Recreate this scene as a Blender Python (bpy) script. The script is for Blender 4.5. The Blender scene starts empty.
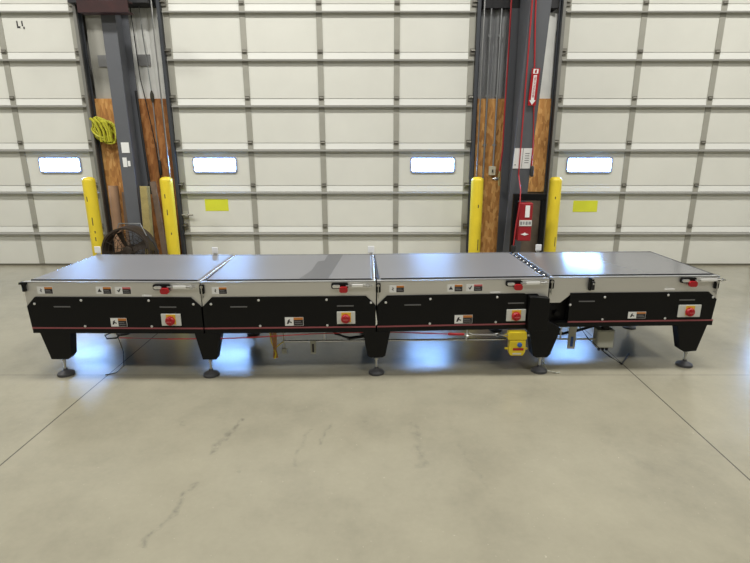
import bpy, bmesh, math, random
from mathutils import Vector, Matrix
random.seed(7)
C = bpy.context.scene.collection
PI = math.pi

# ------------------------------------------------------------------ materials
def mat(name, col, rough=0.5, metal=0.0, spec=0.5, emit=None, estr=0.0, var=0.0, vscale=6.0, coat=0.0):
    m = bpy.data.materials.new(name); m.use_nodes = True
    nt = m.node_tree; b = nt.nodes['Principled BSDF']
    b.inputs['Base Color'].default_value = (*col, 1)
    b.inputs['Roughness'].default_value = rough
    b.inputs['Metallic'].default_value = metal
    b.inputs['Specular IOR Level'].default_value = spec
    b.inputs['Coat Weight'].default_value = coat
    if emit:
        b.inputs['Emission Color'].default_value = (*emit, 1)
        b.inputs['Emission Strength'].default_value = estr
    if var > 0:
        tc = nt.nodes.new('ShaderNodeTexCoord')
        n = nt.nodes.new('ShaderNodeTexNoise'); n.inputs['Scale'].default_value = vscale
        n.inputs['Detail'].default_value = 6; n.inputs['Roughness'].default_value = .6
        r = nt.nodes.new('ShaderNodeValToRGB')
        r.color_ramp.elements[0].position = .3; r.color_ramp.elements[1].position = .7
        r.color_ramp.elements[0].color = (*[c * (1 - var) for c in col], 1)
        r.color_ramp.elements[1].color = (*[min(1, c * (1 + var)) for c in col], 1)
        nt.links.new(tc.outputs['Object'], n.inputs['Vector'])
        nt.links.new(n.outputs['Fac'], r.inputs['Fac'])
        nt.links.new(r.outputs['Color'], b.inputs['Base Color'])
    return m

def mapped(nt, scale=(1, 1, 1), loc=(0, 0, 0), rot=(0, 0, 0)):
    tc = nt.nodes.new('ShaderNodeTexCoord'); mp = nt.nodes.new('ShaderNodeMapping')
    mp.inputs['Scale'].default_value = scale; mp.inputs['Location'].default_value = loc
    mp.inputs['Rotation'].default_value = rot
    nt.links.new(tc.outputs['Object'], mp.inputs['Vector'])
    return mp.outputs['Vector']

def concrete():
    m = bpy.data.materials.new('polished_concrete'); m.use_nodes = True
    nt = m.node_tree; N = nt.nodes; L = nt.links; b = N['Principled BSDF']
    def noise(scale, detail=5, vec=None, rough=.55):
        n = N.new('ShaderNodeTexNoise'); n.inputs['Scale'].default_value = scale
        n.inputs['Detail'].default_value = detail; n.inputs['Roughness'].default_value = rough
        L.new(vec or mapped(nt), n.inputs['Vector']); return n.outputs['Fac']
    def math_(op, a, b_=None, c=None):
        n = N.new('ShaderNodeMath'); n.operation = op
        for i, v in enumerate((a, b_, c)):
            if v is None: continue
            if isinstance(v, (int, float)): n.inputs[i].default_value = v
            else: L.new(v, n.inputs[i])
        return n.outputs[0]
    def ramp(f, stops):
        r = N.new('ShaderNodeValToRGB'); e = r.color_ramp.elements
        while len(e) < len(stops): e.new(.5)
        for el, (p, c) in zip(e, stops): el.position = p; el.color = (*c, 1)
        L.new(f, r.inputs['Fac']); return r.outputs['Color']
    def mix(f, a, b_):
        n = N.new('ShaderNodeMix'); n.data_type = 'RGBA'
        if isinstance(f, (int, float)): n.inputs[0].default_value = f
        else: L.new(f, n.inputs[0])
        L.new(a, n.inputs[6])
        if isinstance(b_, tuple): n.inputs[7].default_value = (*b_, 1)
        else: L.new(b_, n.inputs[7])
        return n.outputs[2]
    A = FLOOR_COL
    base = ramp(noise(1.6, 9, rough=.66), [(.3, tuple(c * .74 for c in A)), (.5, A), (.7, tuple(c * 1.17 for c in A))])
    fine = ramp(noise(38, 4), [(.3, tuple(c * .93 for c in A)), (.7, tuple(c * 1.05 for c in A))])
    col = mix(.35, base, fine)
    # separate pours have slightly different tone; aggregate flecks
    sp = math_('GREATER_THAN', noise(60, 2), .735)
    col = mix(math_('MULTIPLY', sp, .35), col, (.62, .58, .47))
    bl = math_('LESS_THAN', noise(6.5, 6), .285)
    col = mix(math_('MULTIPLY', bl, .22), col, (.16, .15, .12))
    sepn = N.new('ShaderNodeSeparateXYZ'); L.new(mapped(nt), sepn.inputs[0])
    X, Y = sepn.outputs[0], sepn.outputs[1]
    def line(coord, at, w):
        return math_('LESS_THAN', math_('ABSOLUTE', math_('SUBTRACT', coord, at)), w)
    jx = math_('MAXIMUM', line(X, -1.975, .0042), line(X, 1.82, .0042))
    jx = math_('MAXIMUM', jx, line(X, 5.62, .0045)); jx = math_('MAXIMUM', jx, line(X, -5.77, .0045))
    jy = math_('MAXIMUM', line(Y, 3.337, .0035), line(Y, -.46, .004))
    col = mix(math_('MULTIPLY', jy, .55), col, (.07, .066, .055))
    col = mix(math_('MULTIPLY', jx, .85), col, (.05, .047, .04))
    # worn scuffs and hairline cracks, each with a place of its own
    dn = N.new('ShaderNodeTexNoise'); dn.inputs['Scale'].default_value = 7; dn.inputs['Detail'].default_value = 4
    L.new(mapped(nt), dn.inputs['Vector'])
    for (x0, y0, x1, y1, w, a) in ((-.84, 2.74, -.92, 2.36, .022, .42), (-.90, 2.14, -.985, 1.72, .024, .38),
                                   (-.31, 2.68, -.34, 2.46, .014, .28), (-.43, 2.62, -.46, 2.26, .022, .2), (.19, 2.7, .20, 2.25, .035, .25),
                                   (.42, 2.5, .5, 2.05, .02, .12), (1.25, 2.52, 1.4, 2.2, .05, .12)):
        dx, dy = x1 - x0, y1 - y0; ln = math.hypot(dx, dy); ux, uy = dx / ln, dy / ln
        nx = math_('ADD', X, math_('MULTIPLY', math_('SUBTRACT', dn.outputs['Fac'], .5), .14))
        px = math_('SUBTRACT', nx, x0); py = math_('SUBTRACT', Y, y0)
        al = math_('ADD', math_('MULTIPLY', px, ux), math_('MULTIPLY', py, uy))
        ac = math_('ABSOLUTE', math_('SUBTRACT', math_('MULTIPLY', px, uy), math_('MULTIPLY', py, ux)))
        k = math_('SUBTRACT', 1.0, math_('DIVIDE', ac, w)); k = math_('MAXIMUM', k, 0.0)
        k = math_('MULTIPLY', k, math_('MULTIPLY', math_('GREATER_THAN', al, 0.0), math_('LESS_THAN', al, ln)))
        k = math_('MULTIPLY', k, ramp(noise(24, 5), [(.36, (0, 0, 0)), (.66, (1, 1, 1))]))
        col = mix(math_('MULTIPLY', k, a * 1.5), col, (.09, .085, .075))
    L.new(col, b.inputs['Base Color'])
    rr = ramp(noise(2.2, 5), [(.3, (FLOOR_ROUGH * .85,) * 3), (.7, (FLOOR_ROUGH * 1.2,) * 3)])
    L.new(rr, b.inputs['Roughness'])
    b.inputs['Specular IOR Level'].default_value = FLOOR_SPEC
    bp = N.new('ShaderNodeBump'); bp.inputs['Strength'].default_value = .05; bp.inputs['Distance'].default_value = .01
    L.new(noise(14, 4), bp.inputs['Height']); L.new(bp.outputs[0], b.inputs['Normal'])
    return m

def osb(name, dark, mid, light, sc=1.0):
    m = bpy.data.materials.new(name); m.use_nodes = True
    nt = m.node_tree; N = nt.nodes; L = nt.links; b = N['Principled BSDF']
    v = N.new('ShaderNodeTexVoronoi'); v.inputs['Scale'].default_value = 1
    v.inputs['Randomness'].default_value = 1
    L.new(mapped(nt, (38 * sc, 38 * sc, 13 * sc), rot=(0, .35, 0)), v.inputs['Vector'])
    s = N.new('ShaderNodeSeparateColor'); L.new(v.outputs['Color'], s.inputs[0])
    r = N.new('ShaderNodeValToRGB'); e = r.color_ramp.elements
    e[0].color = (*dark, 1); e[0].position = .0; e[1].color = (*light, 1); e[1].position = 1
    k = e.new(.5); k.color = (*mid, 1)
    L.new(s.outputs[0], r.inputs['Fac'])
    n = N.new('ShaderNodeTexNoise'); n.inputs['Scale'].default_value = 3; n.inputs['Detail'].default_value = 5
    L.new(mapped(nt), n.inputs['Vector'])
    r2 = N.new('ShaderNodeValToRGB'); r2.color_ramp.elements[0].position = .3; r2.color_ramp.elements[1].position = .7
    r2.color_ramp.elements[0].color = (*[c * .75 for c in mid], 1); r2.color_ramp.elements[1].color = (*[c * 1.15 for c in mid], 1)
    L.new(n.outputs['Fac'], r2.inputs['Fac'])
    mx = N.new('ShaderNodeMix'); mx.data_type = 'RGBA'; mx.inputs[0].default_value = .45
    L.new(r.outputs[0], mx.inputs[6]); L.new(r2.outputs[0], mx.inputs[7]); L.new(mx.outputs[2], b.inputs['Base Color'])
    b.inputs['Roughness'].default_value = .75
    return m

def brushed(name, col, rough):
    m = mat(name, col, rough, .75); nt = m.node_tree; b = nt.nodes['Principled BSDF']
    n = nt.nodes.new('ShaderNodeTexNoise'); n.inputs['Scale'].default_value = 1; n.inputs['Detail'].default_value = 4
    nt.links.new(mapped(nt, (3, 3, 160)), n.inputs['Vector'])
    mr = nt.nodes.new('ShaderNodeMapRange'); mr.inputs[3].default_value = rough * .8; mr.inputs[4].default_value = rough * 1.25
    nt.links.new(n.outputs['Fac'], mr.inputs[0]); nt.links.new(mr.outputs[0], b.inputs['Roughness'])
    return m

FLOOR_COL = (.292, .272, .204); FLOOR_ROUGH = .21; FLOOR_SPEC = .5
M = {}
M['floor'] = concrete()
M['door_white'] = mat('door_white_paint', (.70, .695, .63), .5, var=.025, vscale=2.5)
M['lip_white_lit'] = mat('section_lip_white_lit', (.78, .78, .73), .4)  # lips of the door panels; brightness of their lit slope put into the colour
M['strut_lip'] = mat('strut_lip_grey', (.30, .295, .27), .4, .1)
M['stile'] = mat('stile_galvanised', (.36, .35, .30), .5, .1, var=.06)
M['seal'] = mat('door_seal', (.12, .11, .08), .8)
M['hinge'] = mat('hinge_steel', (.22, .21, .18), .45, .7)
M['track'] = mat('track_galvanised', (.34, .35, .35), .42, .55, var=.1, vscale=4)
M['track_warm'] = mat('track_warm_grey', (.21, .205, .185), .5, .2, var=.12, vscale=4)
M['track_dark'] = mat('track_shadow_angle', (.07, .075, .085), .5, .4)  # dark track steel; on the angles it stands for their shaded side
M['win_frame'] = mat('window_frame', (.26, .27, .33), .5)
M['pane'] = mat('daylit_pane', (.8, .85, .9), .2, emit=(.24, .48, 1.0), estr=46)
M['wall'] = mat('wall_paint', (.34, .335, .31), .7, var=.04)
M['ceiling'] = mat('ceiling_paint', (.28, .28, .27), .8)
M['insul_white'] = mat('insulation_white', (.74, .74, .70), .4, var=.06, vscale=5)
M['insul_cream'] = mat('insulation_cream', (.42, .41, .36), .5, var=.06, vscale=5)
M['insul_grey'] = mat('insulation_grey', (.27, .275, .28), .4, var=.08, vscale=5)
M['wall_top_shade'] = mat('painted_wall_top_shade', (.022, .022, .024), .7)  # near-black colour stands for shade at the wall top between doors
M['osb'] = osb('strand_board', (.24, .085, .018), (.56, .26, .07), (.80, .48, .17))
M['osb_brown'] = osb('strand_board_brown', (.20, .065, .015), (.42, .165, .045), (.60, .29, .10))
M['ply_old'] = mat('old_plywood', (.17, .13, .095), .8, var=.2, vscale=9)
M['col_grey'] = mat('column_grey_paint', (.115, .12, .132), .45, var=.06, vscale=3)
M['red_primer'] = mat('red_primer', (.03, .005, .0045), .6, var=.3, vscale=9)
M['yellow'] = mat('bollard_yellow', (.78, .60, .035), .38, var=.05, vscale=5)
M['scuff'] = mat('scuff_dark', (.05, .045, .03), .8)
M['black'] = mat('black_powder_coat', (.0045, .0045, .0047), .45, spec=.22)
M['black_rubber'] = mat('black_rubber', (.014, .014, .014), .6)
M['alu'] = brushed('brushed_aluminium', (.72, .71, .68), .42)
M['alu_bright'] = brushed('bright_steel', (.78, .78, .78), .2)
M['draw_bar'] = mat('polished_draw_bar', (.88, .88, .86), .3, .25)
M['strip'] = brushed('slider_steel', (.60, .61, .62), .3)
M['belt'] = mat('grey_belt', (.175, .175, .182), .40, spec=.4, var=.03, vscale=1.5)
M['belt_new'] = mat('grey_belt_glossy', (.15, .152, .162), .19, spec=.5, var=.03, vscale=1.5)
M['belt_patch'] = mat('belt_darker_patch', (.10, .101, .108), .4)
M['belt_edge'] = mat('belt_edge', (.02, .02, .022), .5)
M['stripe'] = mat('red_stripe', (.30, .075, .085), .4)
M['foot'] = mat('foot_grey', (.055, .055, .058), .5)
M['steel'] = mat('zinc_steel', (.55, .55, .54), .3, 1.0)
M['screw'] = mat('screw_head', (.75, .75, .73), .35, .6)
M['cab_red'] = mat('cabinet_red', (.30, .012, .018), .45)
M['red'] = mat('red_plastic', (.40, .010, .016), .35)
M['red_cord'] = mat('red_cord', (.42, .025, .03), .5)
M['orange'] = mat('label_orange', (.55, .20, .04), .5)
M['pink'] = mat('label_red', (.55, .12, .12), .5)
M['white'] = mat('label_white', (.82, .82, .80), .45)
M['ink'] = mat('label_black', (.025, .022, .025), .5)
M['slot'] = mat('name_strip_grey', (.13, .13, .13), .35)
M['switch_plate'] = mat('switch_plate', (.66, .67, .62), .4)
M['switch_yellow'] = mat('switch_yellow', (.80, .48, .04), .4)
M['estop_yellow'] = mat('safety_yellow', (.75, .56, .02), .4)
M['blue'] = mat('blue_button', (.03, .10, .35), .4)
M['grey_box'] = mat('grey_box', (.45, .45, .38), .5)
M['refl'] = mat('reflector_white', (.95, .95, .95), .25)
M['paper_yellow'] = mat('paper_yellow', (.70, .72, .04), .6, var=.05)
M['card'] = mat('cardboard', (.46, .28, .17), .8, var=.1)
M['olive_wood'] = mat('olive_wood', (.34, .27, .10), .8, var=.2, vscale=14)
M['dark_wood'] = mat('dark_wood', (.22, .155, .11), .8, var=.2, vscale=12)
M['fan_dark'] = mat('fan_brown', (.045, .032, .022), .55, .2)
M['strap'] = mat('yellow_strap', (.52, .50, .03), .6, var=.15, vscale=20)
M['cream'] = mat('cream_box', (.62, .57, .42), .5)
M['copper'] = mat('wire_bundle', (.45, .22, .08), .5)
M['patch_grey'] = mat('tape_grey', (.25, .25, .25), .6)

# ------------------------------------------------------------------ mesh builder
class MB:
    def __init__(s): s.bm = bmesh.new()
    def box(s, x0, x1, y0, y1, z0, z1):
        bmesh.ops.create_cube(s.bm, size=1, matrix=Matrix.Translation(((x0 + x1) / 2, (y0 + y1) / 2, (z0 + z1) / 2)) @ Matrix.Diagonal((abs(x1 - x0), abs(y1 - y0), abs(z1 - z0), 1)))
        return s
    def prism(s, pts, a, b, axis='y'):
        """polygon pts extruded along axis from a to b; pts are (x,z) for y, (y,z) for x, (x,y) for z"""
        def p(u, v, w): return {'y': (u, w, v), 'x': (w, u, v), 'z': (u, v, w)}[axis]
        A = [s.bm.verts.new(p(u, v, a)) for u, v in pts]; B = [s.bm.verts.new(p(u, v, b)) for u, v in pts]
        n = len(pts); s.bm.faces.new(A); s.bm.faces.new(B[::-1])
        for i in range(n): s.bm.faces.new((A[i], B[i], B[(i + 1) % n], A[(i + 1) % n]))
        return s
    def tube(s, pts, r, n=8, closed=False):
        P = [Vector(p) for p in pts]; rings = []
        m = len(P)
        for i, p in enumerate(P):
            if closed: t = P[(i + 1) % m] - P[i - 1]
            else: t = P[min(i + 1, m - 1)] - P[max(i - 1, 0)]
            t.normalize()
            u = t.cross(Vector((0, 0, 1)))
            if u.length < .08: u = t.cross(Vector((1, 0, 0)))
            u.normalize(); v = t.cross(u)
            rr = r[i] if isinstance(r, (list, tuple)) else r
            rings.append([s.bm.verts.new(p + (u * math.cos(2 * PI * k / n) + v * math.sin(2 * PI * k / n)) * rr) for k in range(n)])
        seq = list(range(m)) + ([0] if closed else [])
        for a, b in zip(seq[:-1], seq[1:]):
            # align start index for stability
            A, B = rings[a], rings[b]
            off = min(range(n), key=lambda o: (A[0].co - B[o].co).length)
            for k in range(n):
                s.bm.faces.new((A[k], A[(k + 1) % n], B[(k + 1 + off) % n], B[(k + off) % n]))
        if not closed: s.bm.faces.new(rings[0][::-1]); s.bm.faces.new(rings[-1])
        return s
    def lathe(s, prof, c=(0, 0, 0), axis='z', n=24):
        """prof: (radius, height) pairs along the axis, closed at both ends"""
        def p(r, h, a):
            u, v = r * math.cos(a), r * math.sin(a)
            q = {'z': (u, v, h), 'y': (u, h, v), 'x': (h, u, v)}[axis]
            return (q[0] + c[0], q[1] + c[1], q[2] + c[2])
        R = [[s.bm.verts.new(p(r, h, 2 * PI * k / n)) for k in range(n)] for r, h in prof]
        for A, B in zip(R[:-1], R[1:]):
            for k in range(n): s.bm.faces.new((A[k], A[(k + 1) % n], B[(k + 1) % n], B[k]))
        s.bm.faces.new(R[0][::-1]); s.bm.faces.new(R[-1])
        return s
    def rounded(s, x0, x1, z0, z1, r, y0, y1, n=4):
        pts = []
        for cx, cz, a0 in ((x1 - r, z1 - r, 0), (x0 + r, z1 - r, PI / 2), (x0 + r, z0 + r, PI), (x1 - r, z0 + r, 1.5 * PI)):
            for k in range(n + 1):
                a = a0 + PI / 2 * k / n; pts.append((cx + r * math.cos(a), cz + r * math.sin(a)))
        return s.prism(pts, y0, y1)
    def build(s, name, m, parent=None, bevel=0, smooth=False, kind=None):
        bmesh.ops.recalc_face_normals(s.bm, faces=s.bm.faces[:])
        if bevel: 
            bmesh.ops.bevel(s.bm, geom=s.bm.edges[:], offset=bevel, segments=2, affect='EDGES', profile=.5, clamp_overlap=True)
        me = bpy.data.meshes.new(name); s.bm.to_mesh(me); s.bm.free()
        if smooth:
            for p in me.polygons: p.use_smooth = True
            me.set_sharp_from_angle(angle=math.radians(40))
        me.materials.append(M[m] if isinstance(m, str) else m)
        o = bpy.data.objects.new(name, me); C.objects.link(o)
        if parent: o.parent = parent
        if kind: o['kind'] = kind
        return o

def tag(o, label, cat, group=None):
    o['label'] = label; o['category'] = cat
    if group: o['group'] = group
    return o
def thing(name, label, cat, loc=(0, 0, 0), rot=(0, 0, 0), group=None):
    o = bpy.data.objects.new(name, None); C.objects.link(o); o.location = loc; o.rotation_euler = rot
    o.empty_display_size = .1
    return tag(o, label, cat, group)
def struct(name, loc=(0, 0, 0)):
    o = bpy.data.objects.new(name, None); C.objects.link(o); o.location = loc; o['kind'] = 'structure'
    o.empty_display_size = .1
    return o
def copy_tree(o, parent=None):
    c = o.copy(); C.objects.link(c)
    if parent: c.parent = parent
    for ch in list(o.children): copy_tree(ch, c)
    return c
def text_mesh(name, txt, size, m, parent, loc, rot=(PI / 2, 0, 0), depth=.0008, sx=1.0):
    cu = bpy.data.curves.new(name, 'FONT'); cu.body = txt; cu.size = size; cu.extrude = depth
    cu.align_x = 'CENTER'; cu.align_y = 'CENTER'
    t = bpy.data.objects.new(name, cu); C.objects.link(t)
    dg = bpy.context.evaluated_depsgraph_get()
    me = bpy.data.meshes.new_from_object(t.evaluated_get(dg)); me.name = name
    bpy.data.objects.remove(t); bpy.data.curves.remove(cu)
    me.materials.clear(); me.materials.append(M[m])
    o = bpy.data.objects.new(name, me); C.objects.link(o); o.parent = parent
    o.location = loc; o.rotation_euler = rot; o.scale = (sx, 1, 1)
    return o

# ------------------------------------------------------------------ room shell
WY = 6.772                                   # plane of the door faces
RX0, RX1, RY0, RZ = -9.0, 9.0, -7.5, 6.6
MB().box(RX0, RX1, RY0, 7.1, -.1, 0).build('floor', 'floor', kind='structure')
MB().box(RX0, RX1, RY0, 7.1, RZ, RZ + .1).build('ceiling', 'ceiling', kind='structure')
MB().box(RX0 - .1, RX0, RY0, 7.1, 0, RZ).build('wall_left', 'wall', kind='structure')
MB().box(RX1, RX1 + .1, RY0, 7.1, 0, RZ).build('wall_right', 'wall', kind='structure')
MB().box(RX0, RX1, RY0 - .1, RY0, 0, RZ).build('wall_front', 'wall', kind='structure')
MB().box(RX0, RX1, 6.96, 7.06, 0, RZ).build('wall_back', 'wall', kind='structure')

def facing(name, x0, x1, z0, z1, m, folds, amp, y=6.86):
    """foil-faced insulation bellying between its seams"""
    b = MB(); n = 48; rows = 10
    ph = random.random() * 6
    V = []
    for j in range(rows + 1):
        z = z0 + (z1 - z0) * j / rows; row = []
        for i in range(n + 1):
            u = i / n; x = x0 + (x1 - x0) * u
            row.append(b.bm.verts.new((x, y - amp * abs(math.sin(PI * u * folds + .25 * math.sin(z * 2.1 + ph))) ** .6, z)))
        V.append(row)
    for j in range(rows):
        for i in range(n): b.bm.faces.new((V[j][i], V[j][i + 1], V[j + 1][i + 1], V[j + 1][i]))
    # back side so that it has thickness
    B = [[b.bm.verts.new((x0 + (x1 - x0) * i / n, 6.955, z0 + (z1 - z0) * j / rows)) for i in (0, n)] for j in (0, rows)]
    b.bm.faces.new((B[0][0], B[1][0], B[1][1], B[0][1]))
    b.bm.faces.new([V[j][0] for j in range(rows + 1)] + [B[1][0], B[0][0]])
    b.bm.faces.new([V[j][n] for j in range(rows + 1)] + [B[1][1], B[0][1]])
    b.bm.faces.new(V[0] + [B[0][1], B[0][0]])
    b.bm.faces.new(V[rows] + [B[1][1], B[1][0]])
    return b.build(name, m, smooth=True, kind='structure')
facing('trim_1', -3.66, -3.20, 2.17, 3.4, 'insul_cream', 2, .012)
facing('trim_2', -3.19, -2.73, 2.17, 3.4, 'insul_white', 3, .02)
facing('trim_3', 1.20, 1.66, 2.17, 3.4, 'insul_grey', 5, .03)
facing('trim_4', 1.67, 2.16, 2.17, 3.16, 'insul_white', 2, .03)
MB().box(-3.655, -3.24, 6.80, 6.955, 0, 2.168).build('trim_5', 'osb', kind='structure')
MB().box(-3.235, -2.73, 6.80, 6.955, 0, 2.168).build('trim_6', 'osb_brown', kind='structure')
MB().box(1.215, 1.66, 6.80, 6.955, 0, 2.168).build('trim_7', 'osb', kind='structure')
MB().box(1.665, 2.155, 6.80, 6.955, 1.0, 2.168).build('trim_8', 'osb', kind='structure')
MB().box(1.665, 2.155, 6.82, 6.955, 0, 1.0).build('trim_9', 'ply_old', kind='structure')
MB().box(-3.56, -3.30, 6.835, 6.856, 2.55, 2.685).build('trim_10', 'patch_grey', kind='structure')     # grey seam patches
MB().box(-3.05, -2.905, 6.825, 6.856, 2.56, 2.69).build('trim_14', 'patch_grey', kind='structure')
MB().box(-3.70, -2.76, 6.60, 6.955, 3.22, 3.9).build('trim_11', 'wall_top_shade', kind='structure')  # dark blocks added where the wall top lies in shade
MB().box(1.22, 2.13, 6.76, 6.955, 3.20, 3.9).build('trim_12', 'wall_top_shade', kind='structure')
MB().box(RX0, RX1, 6.80, 6.955, 3.9, RZ).build('trim_13', 'wall', kind='structure')

# ------------------------------------------------------------------ sectional doors
SEC = .5415; NS = 7
def door(name, x0, mull, x1, wins, papers=(), trk='track_warm'):
    d = struct(name)
    for k in range(NS):
        MB().box(x0, x1, WY, WY + .05, k * SEC + .002 + (.02 if k == 0 else 0), (k + 1) * SEC - .003).build('door_section', 'door_white', d)
    MB().box(x0, x1, WY - .008, WY + .05, 0, .026).build('bottom_seal', 'seal', d)
    es = .078
    MB().box(x0, x0 + es, WY - .009, WY, .03, NS * SEC).build('end_stile', 'stile', d)
    MB().box(x1 - es, x1, WY - .009, WY, .03, NS * SEC).build('end_stile', 'stile', d)
    for x in mull: MB().box(x - .035, x + .035, WY - .009, WY, .03, NS * SEC).build('stile', 'stile', d)
    for k in range(1, NS + 1):
        z = k * SEC
        MB().prism([(WY, z - .006), (WY - .006, z - .078), (WY, z - .082)], x0 + .002, x1 - .002, 'x').build('section_lip', 'lip_white_lit', d)
        MB().prism([(WY - .004, z - .084), (WY - .044, z - .088), (WY - .050, z - .094), (WY - .050, z - .106), (WY - .042, z - .106), (WY - .042, z - .096), (WY - .004, z - .094)], x0 + .01, x1 - .01, 'x').build('strut', 'strut_lip', d)
        if k == NS: continue
        for x in list(mull):
            h = MB().box(x - .028, x + .028, WY - .022, WY - .006, z - .012, z + .028)
            h.tube([(x - .026, WY - .024, z + .004), (x + .026, WY - .024, z + .004)], .008, 8)
            h.build('hinge', 'hinge', d)
        for x, s in ((x0 + .03, -1), (x1 - .03, 1)):
            h = MB().box(x - .03, x + .03, WY - .03, WY - .006, z - .03, z + .04)
            h.tube([(x - .02 * s, WY - .045, z + .012), (x + .06 * s, WY - .045, z + .012)], .008, 8)
            h.lathe([(.006, -.012), (.022, -.01), (.022, .01), (.006, .012)], (x + .06 * s, WY - .045, z + .012), 'x', 12)
            h.build('roller_hinge', 'hinge', d)
    for x, s in ((x0, -1), (x1, 1)):
        t = MB().box(x + s * .004, x + s * .009, WY - .070, WY - .01, 0, 3.9)       # C-shaped roller track
        t.box(x + s * .009, x + s * .036, WY - .070, WY - .064, 0, 3.9)
        t.box(x + s * .036, x + s * .041, WY - .070, WY + .02, 0, 3.9)
        t.build('track', trk, d)
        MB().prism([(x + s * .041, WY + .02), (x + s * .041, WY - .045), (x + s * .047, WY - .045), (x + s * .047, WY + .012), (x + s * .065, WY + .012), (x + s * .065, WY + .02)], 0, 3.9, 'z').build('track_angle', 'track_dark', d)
    for (a, b) in wins:
        f = MB().rounded(a - .002, b - .002, 1.245, 1.452, .035, WY - .016, WY + .001)
        fr = f.build('window_frame', 'win_frame', d)
        MB().rounded(a + .018, b - .024, 1.266, 1.430, .022, WY - .020, WY - .012).build('window_pane', 'pane', fr)
    for (a, b, z0, z1) in papers:
        p = MB().box(a, b, WY - .003, WY - .0005, z0, z1).build('yellow_notice', 'paper_yellow', d)
    return d
d1 = door('door_1', -7.55, (-6.57, -5.62, -4.67), -3.72, ((-7.22, -6.64), (-4.475, -3.925)))
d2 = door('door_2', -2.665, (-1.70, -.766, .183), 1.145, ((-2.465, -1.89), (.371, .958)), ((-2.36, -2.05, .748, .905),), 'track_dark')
d3 = door('door_3', 2.215, (3.19, 4.145, 5.1), 6.03, ((2.41, 3.01), (5.30, 5.88)), ((2.55, 2.875, .735, .885),))
# door number marks on the left door's top section, latch on the middle door
mk = MB().box(-4.46, -4.445, WY - .003, WY - .0005, 3.0, 3.06).box(-4.46, -4.42, WY - .003, WY - .0005, 2.98, 3.0).box(-4.40, -4.385, WY - .003, WY - .0005, 3.0, 3.06).box(-4.385, -4.37, WY - .003, WY - .0005, 2.97, 2.995)
mk.build('door_mark', 'ink', d1)
lk = MB().box(-2.66, -2.59, WY - .03, WY - .007, .66, .74).tube([(-2.68, WY - .04, .70), (-2.52, WY - .04, .70)], .011, 8).lathe([(.02, -.02), (.02, .02)], (-2.60, WY - .04, .7), 'y', 12)
lk.build('slide_latch', 'stile', d2)

# ------------------------------------------------------------------ bays between the doors
def i_column(name, label, x0, x1, yf, yr, web_t, top, slope):
    """I-section: front flange (may lean with height), web, rear flange"""
    o = thing(name, label, 'column', ((x0 + x1) / 2, yr, 0))
    cx, w = 0, (x1 - x0) / 2; f = lambda z: yf - yr - slope * z
    t = .016
    MB().prism([(f(0), 0), (f(top), top), (f(top) + t, top), (f(0) + t, 0)], -w, w, 'x').build('front_flange', 'col_grey', o)
    MB().prism([(f(0) + t, 0), (f(top) + t, top), (-t, top), (-t, 0)], -web_t / 2, web_t / 2, 'x').build('web', 'col_grey', o)
    MB().box(-w, w, -t, 0, 0, top).build('rear_flange', 'col_grey', o)
    return o
colL = i_column('steel_column', 'straight grey steel column between the left and middle doors, behind the fan', -3.245, -3.08, 6.42, 6.76, .012, 6.55, 0)
colR = i_column('steel_column', 'deep grey steel column that widens upwards, with red arrow sign and red cabinet', 1.565, 1.785, 6.455, 6.78, .012, 6.55, .182)
TILT = math.atan(.182)
def on_flange(z, off=0): return 6.455 - .182 * z - off

# red-primed beam above the left column
rb = MB().box(-3.42, -2.85, 6.27, 6.285, 3.04, 3.165).box(-3.42, -2.85, 6.285, 6.40, 3.04, 3.052).box(-3.42, -2.85, 6.285, 6.40, 3.153, 3.165)
tag(rb.build('channel_beam', 'red_primer'), 'dark red steel channel crossing the left column near the top edge', 'beam')

# yellow bollards
def bollard(x, scuffs, label):
    o = thing('bollard', label, 'bollard', (x, 6.4, 0), group='yellow bollards beside the doors')
    R = .076
    MB().lathe([(R, 0), (R, 1.165), (R * .97, 1.185), (R * .86, 1.2), (R * .6, 1.212), (R * .2, 1.217)], n=32).build('sleeve', 'yellow', o, smooth=True)
    for a, z, h in scuffs:
        b = MB(); n = 3
        P = []
        for k in range(n + 1):
            t = a + .05 * k / 1.0 - .02
            P.append((R * 1.004 * math.sin(t), -R * 1.004 * math.cos(t)))
        Q = [(x_ * .985, y_ * .985) for x_, y_ in P]
        b.prism(P + Q[::-1], z, z + h, 'z'); b.build('scuff_mark', 'scuff', o)
    return o
bollard(-3.655, ((-.2, .92, .06), (.15, .62, .1), (.25, .42, .05), (.3, .52, .03)), 'yellow bollard at the right edge of the left door, left of the cardboard tube')
bollard(-2.69, ((-.1, .96, .05), (.0, .75, .07), (.3, .5, .03)), 'yellow bollard at the left edge of the middle door, right of the fan')
bollard(1.19, ((.1, .84, .04), (.35, .3, .14)), 'yellow bollard at the right edge of the middle door, below the conduit box')
bollard(2.165, ((-.2, .95, .03), (.4, .35, .12)), 'yellow bollard at the left edge of the right door, beside the black guard frame')

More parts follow.
